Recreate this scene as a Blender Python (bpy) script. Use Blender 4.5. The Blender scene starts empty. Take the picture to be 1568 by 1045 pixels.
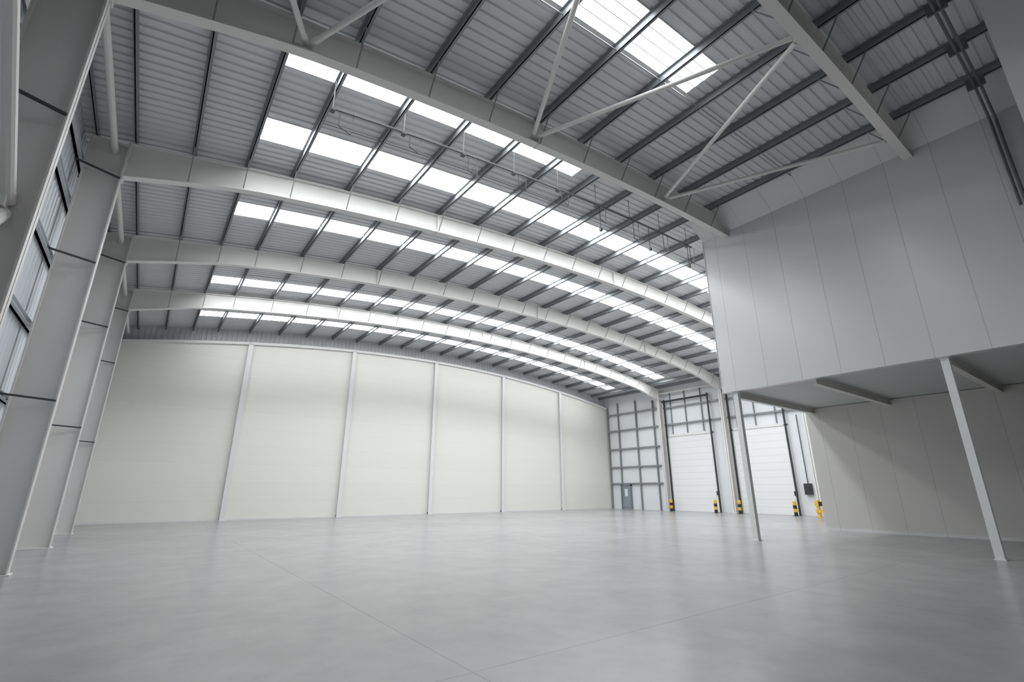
import bpy, math, random
from mathutils import Vector, Matrix
random.seed(4)
sc=bpy.context.scene
sc.view_settings.view_transform='Standard'
H=1.8
CX=18.84
XL=-3.0; XR=40.44; YN=-7.0; YB=36.54
FR=[2.91,9.47,16.03,22.59,29.15]
def sheet(x): return 13.6-2.0*((x-CX)/21.6)**2
def rbot(x):
    z=12.54-1.95*((x-CX)/21.2)**2
    z-=0.3*max(0,1-(x+2.0)/3.0) if x<1 else 0
    z-=0.3*max(0,1-(39.7-x)/3.0) if x>36.7 else 0
    return z
def walltop(x): return 12.57-2.07*((x-CX)/21.6)**2

# ---------------------------------------------------------------- materials
def mat(name,col,rough=.5,metal=0.,noise=0.,nscale=3.,emit=None,bump=0.,spec=None):
    m=bpy.data.materials.new(name); m.use_nodes=True
    nt=m.node_tree; b=nt.nodes['Principled BSDF']
    b.inputs['Roughness'].default_value=rough; b.inputs['Metallic'].default_value=metal
    if spec is not None: b.inputs['Specular IOR Level'].default_value=spec
    b.inputs['Base Color'].default_value=(*col,1)
    if noise>0:
        tc=nt.nodes.new('ShaderNodeTexCoord'); nz=nt.nodes.new('ShaderNodeTexNoise')
        nz.inputs['Scale'].default_value=nscale; nz.inputs['Detail'].default_value=2
        nt.links.new(tc.outputs['Object'],nz.inputs['Vector'])
        r=nt.nodes.new('ShaderNodeValToRGB')
        r.color_ramp.elements[0].position=.3; r.color_ramp.elements[1].position=.7
        r.color_ramp.elements[0].color=tuple(c*(1-noise) for c in col)+(1,)
        r.color_ramp.elements[1].color=tuple(min(1,c*(1+noise)) for c in col)+(1,)
        nt.links.new(nz.outputs['Fac'],r.inputs['Fac']); nt.links.new(r.outputs['Color'],b.inputs['Base Color'])
    if emit:
        b.inputs['Emission Color'].default_value=(*emit[0],1); b.inputs['Emission Strength'].default_value=emit[1]
    return m
def panel_mat(name,col,axis,pitch,width=.02,dark=.72,rough=.35,off=0.,tint=.02):
    m=mat(name,col,rough); nt=m.node_tree; b=nt.nodes['Principled BSDF']; L=nt.links
    tc=nt.nodes.new('ShaderNodeTexCoord'); sp=nt.nodes.new('ShaderNodeSeparateXYZ'); L.new(tc.outputs['Object'],sp.inputs[0])
    def M(op,a,b2=None):
        n=nt.nodes.new('ShaderNodeMath'); n.operation=op
        for i,v in enumerate((a,b2)):
            if v is None: continue
            if isinstance(v,(int,float)): n.inputs[i].default_value=v
            else: L.new(v,n.inputs[i])
        return n.outputs[0]
    s=M('DIVIDE',M('ADD',sp.outputs[axis],off+100*pitch),pitch)
    fr=M('FRACT',s); ln=M('LESS_THAN',fr,width/pitch)
    wn=nt.nodes.new('ShaderNodeTexWhiteNoise'); wn.noise_dimensions='1D'; L.new(M('FLOOR',s),wn.inputs['W'])
    tone=M('ADD',M('MULTIPLY',wn.outputs['Value'],tint),1-tint)
    fac=M('MULTIPLY',tone,M('SUBTRACT',1.0,M('MULTIPLY',ln,1-dark)))
    vm=nt.nodes.new('ShaderNodeVectorMath'); vm.operation='SCALE'; vm.inputs[0].default_value=col; L.new(fac,vm.inputs['Scale'])
    L.new(vm.outputs[0],b.inputs['Base Color'])
    return m
def floor_mat():
    m=mat('polished_concrete',(.33,.33,.325),.3,spec=.6); nt=m.node_tree; b=nt.nodes['Principled BSDF']; L=nt.links
    tc=nt.nodes.new('ShaderNodeTexCoord')
    def noise(sc_,det,ro=.55):
        n=nt.nodes.new('ShaderNodeTexNoise'); n.inputs['Scale'].default_value=sc_; n.inputs['Detail'].default_value=det; n.inputs['Roughness'].default_value=ro
        L.new(tc.outputs['Object'],n.inputs['Vector']); return n.outputs['Fac']
    def M(op,a,b2=None,clamp=False):
        n=nt.nodes.new('ShaderNodeMath'); n.operation=op; n.use_clamp=clamp
        for i,v in enumerate((a,b2)):
            if v is None: continue
            if isinstance(v,(int,float)): n.inputs[i].default_value=v
            else: L.new(v,n.inputs[i])
        return n.outputs[0]
    n1=noise(.22,4); n2=noise(1.1,5,.65)
    mix=M('ADD',M('MULTIPLY',n1,.5),M('MULTIPLY',n2,.5))
    ramp=nt.nodes.new('ShaderNodeValToRGB'); L.new(mix,ramp.inputs['Fac'])
    ramp.color_ramp.elements[0].position=.33; ramp.color_ramp.elements[0].color=(.28,.28,.283,1)
    ramp.color_ramp.elements[1].position=.67; ramp.color_ramp.elements[1].color=(.37,.37,.367,1)
    sp=nt.nodes.new('ShaderNodeSeparateXYZ'); L.new(tc.outputs['Object'],sp.inputs[0])
    def joint(ax,off,pitch,w):
        fr=M('FRACT',M('DIVIDE',M('ADD',sp.outputs[ax],100*pitch-off),pitch))
        return M('LESS_THAN',fr,w/pitch)
    j=M('MAXIMUM',joint(0,3.1,7.2,.016),joint(1,4.85,13.12,.016))
    jm=M('SUBTRACT',1.0,M('MULTIPLY',j,.35))
    vm=nt.nodes.new('ShaderNodeVectorMath'); vm.operation='SCALE'; L.new(ramp.outputs['Color'],vm.inputs[0]); L.new(jm,vm.inputs['Scale'])
    L.new(vm.outputs[0],b.inputs['Base Color'])
    L.new(M('ADD',M('MULTIPLY',n1,.05),.235),b.inputs['Roughness'])
    return m
M_floor=floor_mat()
M_roof=mat('galvanised_roof_sheet',(.66,.665,.68),.45,.1)
M_steel=mat('painted_steel',(.74,.73,.70),.45)
M_white=mat('white_trim',(.80,.80,.785),.4)
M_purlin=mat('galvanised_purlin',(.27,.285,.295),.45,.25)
M_girtl=mat('galvanised_girt',(.62,.64,.67),.45,.1)
M_fix=mat('galvanised_trunking',(.13,.14,.14),.45,.2)
M_dark=mat('dark_steel',(.045,.05,.055),.5,.2)
M_cream=panel_mat('cream_wall_panel',(.85,.84,.78),2,1.15,.014,.9,.5)
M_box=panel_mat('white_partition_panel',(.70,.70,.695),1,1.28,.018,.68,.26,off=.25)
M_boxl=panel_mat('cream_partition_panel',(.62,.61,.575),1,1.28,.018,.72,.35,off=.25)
M_boxx=panel_mat('white_partition_panel_end',(.68,.68,.67),0,1.28,.018,.68,.33)
M_soff=mat('soffit_board',(.58,.58,.58),.5)
M_near=mat('near_wall_panel',(.30,.30,.30),.5)
M_left=mat('liner_sheet',(.72,.75,.79),.35,.1)
M_right=mat('liner_panel_white',(.82,.84,.86),.45)
M_grey=mat('grey_door_paint',(.30,.33,.37),.4)
M_yel=mat('safety_yellow',(.80,.47,.04),.5,noise=.05)
M_blk=mat('safety_black',(.02,.02,.02),.5)
M_glass=mat('bright_pane',(.8,.85,.9),.2)
M_sky=mat('translucent_rooflight',(.8,.85,.9),.4,emit=((.95,.975,1.0),16.5))
M_sky2=mat('translucent_rooflight_dimmed',(.8,.85,.9),.4,emit=((.945,.975,1.0),7.0))  # same rooflight sheet, glow turned down to darken the near bays
M_sky3=mat('translucent_rooflight_gable',(.8,.85,.9),.4,emit=((.945,.975,1.0),10.0))

# ---------------------------------------------------------------- mesh builder
class MB:
    def __init__(s): s.v=[];s.f=[];s.m=[]
    def face(s,pts,m=0):
        b=len(s.v); s.v+= [tuple(p) for p in pts]; s.f.append(tuple(range(b,b+len(pts)))); s.m.append(m)
    def box(s,x0,x1,y0,y1,z0,z1,m=0):
        b=len(s.v)
        s.v+=[(x0,y0,z0),(x1,y0,z0),(x1,y1,z0),(x0,y1,z0),(x0,y0,z1),(x1,y0,z1),(x1,y1,z1),(x0,y1,z1)]
        for q in ((0,3,2,1),(4,5,6,7),(0,1,5,4),(1,2,6,5),(2,3,7,6),(3,0,4,7)): s.f.append(tuple(b+i for i in q)); s.m.append(m)
    def sweep(s,secs,m=0,cap=True):
        n=len(secs[0]); b=len(s.v)
        for c in secs: s.v+=[tuple(p) for p in c]
        for i in range(len(secs)-1):
            for j in range(n):
                s.f.append((b+i*n+j,b+i*n+(j+1)%n,b+(i+1)*n+(j+1)%n,b+(i+1)*n+j)); s.m.append(m)
        if cap:
            s.f.append(tuple(b+j for j in reversed(range(n)))); s.m.append(m)
            s.f.append(tuple(b+(len(secs)-1)*n+j for j in range(n))); s.m.append(m)
    def tube(s,p,q,r,m=0,n=10):
        p=Vector(p);q=Vector(q);d=(q-p).normalized()
        a=d.orthogonal().normalized();c=d.cross(a)
        s.sweep([[P+a*r*math.cos(2*math.pi*k/n)+c*r*math.sin(2*math.pi*k/n) for k in range(n)] for P in (p,q)],m)
    def bar(s,p,q,w,h,m=0,up=Vector((0,0,1))):
        p=Vector(p);q=Vector(q);d=(q-p).normalized()
        a=d.cross(up); a=a.normalized() if a.length>1e-4 else Vector((1,0,0)); c=a.cross(d).normalized()
        s.sweep([[P+a*w/2*i+c*h/2*j for i,j in ((-1,-1),(1,-1),(1,1),(-1,1))] for P in (p,q)],m)
    def path(s,pts,r,m=0,n=6):
        for a,b in zip(pts[:-1],pts[1:]): s.tube(a,b,r,m,n)
    def obj(s,name,mats,parent=None,smooth=False):
        me=bpy.data.meshes.new(name); me.from_pydata(s.v,[],s.f)
        for mm in mats: me.materials.append(mm)
        me.polygons.foreach_set('material_index',s.m)
        if smooth: me.polygons.foreach_set('use_smooth',[True]*len(s.f))
        me.update()
        import bmesh
        bm=bmesh.new(); bm.from_mesh(me); bmesh.ops.recalc_face_normals(bm,faces=bm.faces[:]); bm.to_mesh(me); bm.free()
        o=bpy.data.objects.new(name,me); sc.collection.objects.link(o)
        if parent: o.parent=parent
        return o

# ---------------------------------------------------------------- floor
b=MB(); b.box(XL-.5,XR+.5,YN-.3,YB+.9,-.2,0); b.obj('floor',[M_floor])

# ---------------------------------------------------------------- roof sheet with ribs + rooflights
P=.28; ny=int((YB+.9-YN)/P)+1
PUR=[-2.75,-1.9,-.5,.95,2.35]+[2.35+1.9*i for i in range(1,20)]+[39.6]
PUR=[p for p in PUR if p<40]
xs=sorted(set([XL-.1,XR+.1,-1.2,1.0,11.2,38.0]+[round(2.35+1.9*i,3) for i in range(0,20) if 2.35+1.9*i<40]))
def snap(y): return round((y-YN)/P)
rows=[(5.1,1.0,11.2),(10.1,1.0,11.2),(13.4,1.0,38.0),(18.65,1.0,38.0),(27.0,1.0,38.0),(33.1,1.0,38.0)]
rs=[(snap(y),x0,x1) for y,x0,x1 in rows]
roof=MB()
def prof(k):
    y=YN+k*P
    return [(y,0),(y+.14,0),(y+.17,.04),(y+.25,.04),(y+P,0)]
for k in range(ny):
    pr=prof(k)
    for i in range(len(xs)-1):
        xa,xb=xs[i],xs[i+1]; xm=(xa+xb)/2
        if any(k0<=k<k0+4 and x0-.01<xm<x1+.01 for k0,x0,x1 in rs): continue
        for (ya,za),(yb,zb) in zip(pr[:-1],pr[1:]):
            roof.face([(xa,ya,sheet(xa)+za),(xb,ya,sheet(xb)+za),(xb,yb,sheet(xb)+zb),(xa,yb,sheet(xa)+zb)])
roof.obj('ceiling',[M_roof])
for ri,(k0,x0,x1) in enumerate(rs):
    l=MB(); y0=YN+k0*P; y1=y0+4*P
    xx=[x for x in xs if x0-.01<=x<=x1+.01]
    for xa,xb in zip(xx[:-1],xx[1:]):
        l.face([(xa,y0,sheet(xa)+.02),(xb,y0,sheet(xb)+.02),(xb,y1,sheet(xb)+.02),(xa,y1,sheet(xa)+.02)])
        for k in range(1,4): l.bar((xa,y0+k*P,sheet(xa)+.01),(xb,y0+k*P,sheet(xb)+.01),.022,.015,1)
    l.obj('skylight',[M_sky2 if ri<2 else (M_sky3 if ri==5 else M_sky),M_white])

# ---------------------------------------------------------------- purlins
b=MB()
for x in PUR:
    z=sheet(x)-.005; y0,y1=YN+.1,YB+.4
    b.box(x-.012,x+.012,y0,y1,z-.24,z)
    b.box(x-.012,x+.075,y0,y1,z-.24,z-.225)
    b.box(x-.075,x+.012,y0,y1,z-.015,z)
for y in [FR[i]+3.28 for i in range(0,5)]:
    for xa,xb in zip(PUR[:-1],PUR[1:]):
        if xa>2: b.bar((xa,y,sheet(xa)-.16),(xb,y,sheet(xb)-.16),.025,.025)
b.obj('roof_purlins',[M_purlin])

# ---------------------------------------------------------------- portal frames
def frame(Y):
    b=MB(); xa,xb=-2.01,39.7; N=48
    X=[xa+(xb-xa)*i/N for i in range(N+1)]
    def rsec(fz0,fz1,w): b.sweep([[(x,Y-w,fz0(x)),(x,Y+w,fz0(x)),(x,Y+w,fz1(x)),(x,Y-w,fz1(x))] for x in X])
    rsec(rbot,lambda x:rbot(x)+.03,.13)
    rsec(lambda x:rbot(x)+.03,lambda x:sheet(x)-.28,.012)
    rsec(lambda x:sheet(x)-.28,lambda x:sheet(x)-.25,.13)
    for xi,xo in ((xa,-2.85),(xb,40.36)):
        sgn=1 if xo>xi else -1
        zt=sheet(xi)-.25
        b.box(min(xi,xi+.03*sgn),max(xi,xi+.03*sgn),Y-.14,Y+.14,0,zt)
        b.box(min(xo,xo-.03*sgn),max(xo,xo-.03*sgn),Y-.14,Y+.14,0,zt-.1)
        b.box(min(xi,xo),max(xi,xo),Y-.012,Y+.012,.0,zt-.12)
        zr=rbot(xi)
        b.box(min(xi,xo),max(xi,xo),Y-.13,Y+.13,zr-.01,zr+.02)
        b.box(min(xi,xo),max(xi,xo),Y-.13,Y+.13,zt-.15,zt-.12)
        b.box(min(xi-.05*sgn,xo),max(xi-.05*sgn,xo),Y-.2,Y+.2,0,.03)
        e=xi-.035*sgn
        b.box(min(e,xi),max(e,xi),Y-.15,Y+.15,zr-.12,zt)
        for kz in range(6):
            z=zr-.05+kz*(zt-zr)/6
            for dy in (-.09,.09): b.tube((e-.02*sgn,Y+dy,z),(e,Y+dy,z),.018,n=6)
    for x in (CX,8.0,29.7):
        b.box(x-.025,x+.025,Y-.13,Y+.13,rbot(x)-.02,sheet(x)-.25)
    for i,x in enumerate(PUR[2:-1]):
        if x>38.8: continue
        for s_ in (-1,1):
            b.bar((x,Y+s_*.1,rbot(x)+.04),(x,Y+s_*.62,sheet(x)-.2),.03,.03,1)
    for z in (3.89,7.6,10.25):
        b.bar((-2.03,Y-.14,z),(-2.98,Y-.5,z+.02),.045,.045,2)
        b.bar((-2.03,Y+.14,z),(-2.98,Y+.5,z+.02),.045,.045,2)
    return b.obj('portal_frame',[M_steel,M_purlin,M_dark])
for y in FR: frame(y)
frame(-3.65)

# ---------------------------------------------------------------- bracing
def rz(x): return rbot(x)+.22
b=MB(); A=[1.25,7.83,14.4]; B=[4.5,11.06,17.7]
ya,yb=9.47,2.91
seq=[(-2.0,yb),(A[0],ya),(B[0],yb),(A[1],ya),(B[1],yb),(A[2],ya),(B[2],yb)]
for (x0,y0),(x1,y1) in zip(seq[:-1],seq[1:]):
    p=Vector((x0,y0,rz(x0)));q=Vector((x1,y1,rz(x1))); d=(q-p).normalized()
    b.tube(p+d*.25,q-d*.25,.065,0,12)
    b.bar(p+d*.03,p+d*.4,.16,.02); b.bar(q-d*.4,q-d*.03,.16,.02)
b.obj('roof_brace',[M_steel])
b=MB()
for y0,y1 in zip(FR[:-1],FR[1:]):
    b.tube((-2.3,y0+.02,11.1),(-2.3,y1-.02,11.1),.08,0,12)
    b.tube((39.95,y0+.02,11.0),(39.95,y1-.02,11.0),.08,0,12)
b.tube((-2.3,29.17,11.1),(-2.3,36.5,11.1),.08,0,12)
b.obj('eaves_tie',[M_steel])
b=MB(); b.tube((-2.36,2.95,10.5),(-2.36,9.42,5.9),.11,0,14); b.box(-2.4,-2.32,9.2,9.45,5.75,6.1)
b.tube((-2.36,2.95,.4),(-2.36,9.42,5.7),.11,0,14)
b.obj('wall_brace',[M_steel])
b=MB(); b.tube((40.05,10.9,7.6),(40.05,15.95,2.2),.07,0,12); b.tube((40.05,10.9,2.6),(40.05,15.95,7.6),.07,0,12)
b.tube((40.05,10.9,8.0),(40.05,15.95,8.0),.07,0,12)
b.obj('wall_brace',[M_steel])

# ---------------------------------------------------------------- walls
b=MB(); p=.3; n=int((YB+.9-YN)/p)
for k in range(n+1):
    y=YN+k*p
    pr=[(y,0),(y+.16,0),(y+.19,-.035),(y+.27,-.035),(y+p,0)]
    for (y0,d0),(y1,d1) in zip(pr[:-1],pr[1:]): b.face([(XL-.05+d0,y0,0),(XL-.05+d1,y1,0),(XL-.05+d1,y1,11.75),(XL-.05+d0,y0,11.75)])
b.obj('wall_left',[M_left])
b=MB()
for z in (2.0,3.9,5.75,7.6,9.3,10.6):
    b.box(XL-.04,XL+.02,YN+.1,YB-.05,z-.07,z+.07); b.box(XL-.04,XL+.10,YN+.1,YB-.05,z+.055,z+.07)
    b.box(XL-.04,XL+.10,YN+.1,YB-.05,z-.07,z-.055)
b.box(XL-.04,XL+.1,YN+.1,YB-.05,0,.15)
b.obj('wall_girts',[M_girtl])

b=MB(); N=48; X=[XL+(XR-XL)*i/N for i in range(N+1)]
b.sweep([[(x,YB,0),(x,YB+.15,0),(x,YB+.15,walltop(x)),(x,YB,walltop(x))] for x in X])
b.obj('wall_back',[M_cream])
b=MB(); k=0; x=XL
while x<XR:
    pr=[(x,0),(x+.16,0),(x+.19,.035),(x+.27,.035),(x+.3,0)]
    for (x0,d0),(x1,d1) in zip(pr[:-1],pr[1:]): b.face([(x0,YB+.45+d0,9),(x1,YB+.45+d1,9),(x1,YB+.45+d1,sheet(x1)+.02),(x0,YB+.45+d0,sheet(x0)+.02)])
    x+=.3
b.obj('wall_back_gable',[M_roof])
b=MB()
b.sweep([[(x,YB-.16,walltop(x)-.14),(x,YB+.2,walltop(x)-.14),(x,YB+.2,walltop(x)+.04),(x,YB-.16,walltop(x)+.04)] for x in X])
b.obj('trim_1',[M_white])
b=MB(); b.box(XL+.1,XR-.05,YB-.02,YB,0,.12); b.obj('baseboard_back',[M_white])
for i in range(-1,5):
    x=4.44+7.2*i; b=MB(); zt=walltop(x)-.13
    b.box(x-.15,x+.15,YB-.24,YB-.215,0,zt); b.box(x-.012,x+.012,YB-.215,YB-.02,0,zt); b.box(x-.15,x+.15,YB-.02,YB+.0,0,zt)
    b.box(x-.2,x+.2,YB-.28,YB,0,.025); b.box(x-.15,x+.15,YB-.24,YB,zt-.02,zt)
    b.obj('gable_column',[M_white])

b=MB(); b.box(XR,XR+.15,YN,YB+.6,0,11.62); b.obj('wall_right',[M_right])
b=MB(); b.box(XL-.2,XR+.2,YN-.2,YN,0,13.6); b.obj('wall_near',[M_near])
b=MB()
def girt(y0,y1,z): b.box(XR-.2,XR-.01,y0,y1,z-.02,z+.02); b.box(XR-.21,XR-.18,y0,y1,z-.09,z+.05)
for z in (2.5,4.15,6.0,7.95,9.7): girt(29.3,36.4,z)
for z in (7.95,9.6):
    girt(22.7,29.0,z); girt(16.15,22.5,z)
for z in (2.5,5.2,7.95,9.6): girt(10.8,15.9,z)
for y in (34.9,32.5): b.box(XR-.2,XR-.02,y-.05,y+.05,0,10.9)
for y in (36.35,30.3): b.box(XR-.2,XR-.02,y-.05,y+.05,0,10.6)
b.obj('wall_girts',[M_purlin])
b=MB()
for y in (26.6,20.1,24.9,28.2,18.4,21.7): b.box(XR-.12,XR-.01,y-.04,y+.04,6.95,11.2)
b.obj('trim_2',[M_purlin])

# ---------------------------------------------------------------- doors
M_doorw=mat('door_white',(.86,.87,.87),.45)
M_groove=mat('door_joint_grey',(.60,.61,.62),.5)
def loading_door(y0,y1,zt,idx):
    e=bpy.data.objects.new('door_%d'%idx,None); sc.collection.objects.link(e)
    b=MB(); n=12; h=zt/n
    for k in range(n):
        b.box(XR-.14,XR-.06,y0+.1,y1-.1,k*h+.008,(k+1)*h-.008)
        b.box(XR-.13,XR-.07,y0+.1,y1-.1,(k+1)*h-.008,(k+1)*h+.008,1)
    b.obj('sectional_panels_%d'%idx,[M_doorw,M_groove],e)
    b=MB(); b.box(XR-.2,XR-.03,y0-.12,y0+.1,0,zt+.1); b.box(XR-.2,XR-.03,y1-.1,y1+.12,0,zt+.1); b.box(XR-.2,XR-.03,y0-.12,y1+.12,zt,zt+.22)
    b.obj('door_frame_%d'%idx,[M_white],e)
    b=MB()
    for y in (y0-.05,y1+.05):
        b.box(XR-.3,XR-.2,y-.06,y+.06,0,10.4); b.box(XR-.34,XR-.3,y-.09,y-.06,0,10.4)
    b.box(XR-.38,XR-.2,y0-.12,y0+.08,1.4,1.75)
    b.tube((XR-.3,y0-.2,10.2),(XR-.3,y1+.2,10.2),.09,0,12)
    b.obj('door_tracks_%d'%idx,[M_dark],e)
loading_door(24.15,28.75,6.75,1); loading_door(17.75,22.2,6.75,2)
e=bpy.data.objects.new('door_3',None); sc.collection.objects.link(e)
b=MB(); b.box(XR-.14,XR-.06,33.85,35.0,.01,2.25); b.box(XR-.17,XR-.14,34.0,34.85,.2,1.0); b.box(XR-.2,XR-.14,34.72,34.82,1.0,1.15)
b.obj('door_leaf',[M_grey],e)
b=MB(); b.box(XR-.2,XR-.05,33.75,33.85,0,2.4); b.box(XR-.2,XR-.05,35.0,35.1,0,2.4); b.box(XR-.2,XR-.05,33.75,35.1,2.25,2.4)
b.obj('door_surround',[mat('surround_grey',(.2,.22,.25),.4)],e)
b=MB(); b.box(XR-.16,XR-.14,34.25,34.6,1.25,1.95); b.obj('vision_panel',[M_glass],e)

# ---------------------------------------------------------------- bollards
def bollard(y,x=39.3,h=1.05,r=.13):
    b=MB(); n=20; bands=4
    for k in range(bands):
        z0=.02+k*(h-.08)/bands; z1=.02+(k+1)*(h-.08)/bands
        b.sweep([[(x+r*math.cos(2*math.pi*j/n),y+r*math.sin(2*math.pi*j/n),z) for j in range(n)] for z in (z0,z1)],1 if k%2==0 else 0,cap=False)
    b.sweep([[(x+r*f*math.cos(2*math.pi*j/n),y+r*f*math.sin(2*math.pi*j/n),z) for j in range(n)] for z,f in ((h-.06,1),(h-.02,.85),(h,.5))],0)
    b.box(x-.2,x+.2,y-.2,y+.2,0,.02,1)
    b.obj('safety_bollard',[M_yel,M_blk])
for y in (28.4,24.0,21.9,17.6): bollard(y)
b=MB()
for y in (12.2,14.0,15.8):
    b.box(38.7,38.86,y-.08,y+.08,0,1.15); b.box(38.6,38.96,y-.18,y+.18,0,.02)
b.box(38.66,38.72,12.1,15.95,.75,1.05); b.box(38.66,38.72,12.1,15.95,.3,.5)
for k in range(6): b.box(38.655,38.66,12.3+k*.62,12.6+k*.62,.75,1.05,1)
b.obj('guard_rail',[M_yel,M_blk])
b=MB(); b.box(XR-.3,XR-.01,16.6,17.1,1.5,2.3); b.box(XR-.33,XR-.3,16.7,17.0,1.7,2.1); b.tube((XR-.1,16.85,2.3),(XR-.1,16.85,7.5),.03)
b.obj('dock_control_panel',[M_dark])

# ---------------------------------------------------------------- mezzanine room
BX=18.9; BY=10.6; BZ=5.74; WX=26.5
e=bpy.data.objects.new('mezzanine_room',None); sc.collection.objects.link(e)
b=MB()
b.box(BX,BX+.12,YN+.05,BY,BZ,sheet(BX)-.02,0)
xsx=[BX+.12+(XR-.05-BX-.12)*i/12 for i in range(13)]
b.sweep([[(x,BY-.12,BZ),(x,BY,BZ),(x,BY,sheet(x)-.02),(x,BY-.12,sheet(x)-.02)] for x in xsx],1)
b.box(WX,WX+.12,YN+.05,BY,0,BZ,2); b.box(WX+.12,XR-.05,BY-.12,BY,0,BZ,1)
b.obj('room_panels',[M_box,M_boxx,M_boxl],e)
b=MB(); b.box(BX+.12,XR-.05,YN+.05,BY-.12,BZ+.02,BZ+.14); b.obj('room_soffit',[M_soff],e)
b=MB()
b.box(BX-.03,BX,YN+.05,BY+.03,BZ-.02,BZ+.16); b.box(BX-.03,WX,BY,BY+.03,BZ-.02,BZ+.16)
b.box(BX-.03,BX+.25,YN+.05,BY+.03,BZ-.05,BZ-.02)
b.box(BX-.02,BX,BY,BY+.02,BZ,12.8); b.box(WX-.02,WX,YN+.05,BY,0,.12)
b.sweep([[(BX,y,12.8),(BX-1.0,y,13.52),(BX-1.0,y,13.57),(BX,y,12.9)] for y in (YN+.05,BY)])
b.obj('room_flashings',[M_box],e)
b=MB()
for y in (-3.0,.4,3.43,7.1,10.25):
    b.box(BX+.25,WX,y-.1,y+.1,BZ-.02,BZ+.02); b.box(BX+.25,WX,y-.01,y+.01,BZ-.24,BZ); b.box(BX+.25,WX,y-.1,y+.1,BZ-.26,BZ-.24)
b.obj('soffit_beams',[M_steel],e)
for y in (-3.2,3.43,10.12):
    b=MB(); x=19.1; w=.1
    b.box(x-w,x-w+.02,y-w,y+w,0,BZ-.05); b.box(x+w-.02,x+w,y-w,y+w,0,BZ-.05); b.box(x-w+.02,x+w-.02,y-w,y-w+.02,0,BZ-.05); b.box(x-w+.02,x+w-.02,y+w-.02,y+w,0,BZ-.05)
    b.box(x-.13,x+.13,y-.13,y+.13,0,.02); b.box(x-.15,x+.15,y-.15,y+.15,BZ-.07,BZ-.05)
    b.obj('support_post',[M_white])
b=MB(); b.box(13.8,BX-1.05,YN+.05,.17,0,sheet(13.8)-.02); b.obj('wall_partition',[mat('partition_white',(.88,.88,.87),.4)])

# ---------------------------------------------------------------- conduit, lighting trunking
b=MB()
pts=[(11.0,.72,sheet(11)-.5),(14,.72,sheet(14)-.5),(17.7,.72,sheet(17.7)-.5),(18.75,.72,12.5),(18.75,.72,9.6)]
for dy in (0,.12): b.path([(x,y+dy,z) for x,y,z in pts],.035,0,8)
for x in (11.5,13.5,15.5,17.5): b.box(x-.03,x+.03,.6,1.0,sheet(x)-.56,sheet(x)-.2)
b.obj('cable_conduit',[M_fix])
b=MB(); Xs=[2.3+.4*i for i in range(42)]
y=11.05; zz=lambda x:sheet(x)-.95
for xa,xb in zip(Xs[:-1],Xs[1:]): b.bar((xa,y,zz(xa)),(xb,y,zz(xb)),.06,.05)
for i,x in enumerate(Xs[::5]):
    b.tube((x,y,zz(x)),(x,y,sheet(x)-.02),.012,0,5)
    b.box(x-.06,x+.06,y-.08,y+.08,zz(x)-.1,zz(x)-.03)
    L=.35+.5*random.random(); w=.35
    b.path([(x+.2,y,zz(x)),(x+.2,y,zz(x)-L),(x+.2+w,y+.05,zz(x)-L-.08),(x+.2+w,y,zz(x+w+.2))],.014,0,5)
for x in (12.5,15.5,18.3):
    b.path([(x,y,zz(x)),(x,y,zz(x)-1.0)],.014,0,5); b.box(x-.05,x+.05,y-.05,y+.05,zz(x)-1.12,zz(x)-1.0)
b.obj('lighting_trunking',[M_fix])

# ---------------------------------------------------------------- world, camera
w=bpy.data.worlds.new('World'); sc.world=w; w.use_nodes=True
w.node_tree.nodes['Background'].inputs[0].default_value=(0,0,0,1); w.node_tree.nodes['Background'].inputs[1].default_value=0
cam=bpy.data.cameras.new('camera'); co=bpy.data.objects.new('camera',cam); sc.collection.objects.link(co)
cam.sensor_width=36; cam.lens=731.73/1568*36; cam.clip_end=300
co.location=(0,0,H); co.rotation_euler=(math.radians(90+17.39),0,math.radians(-36.64))
sc.camera=co
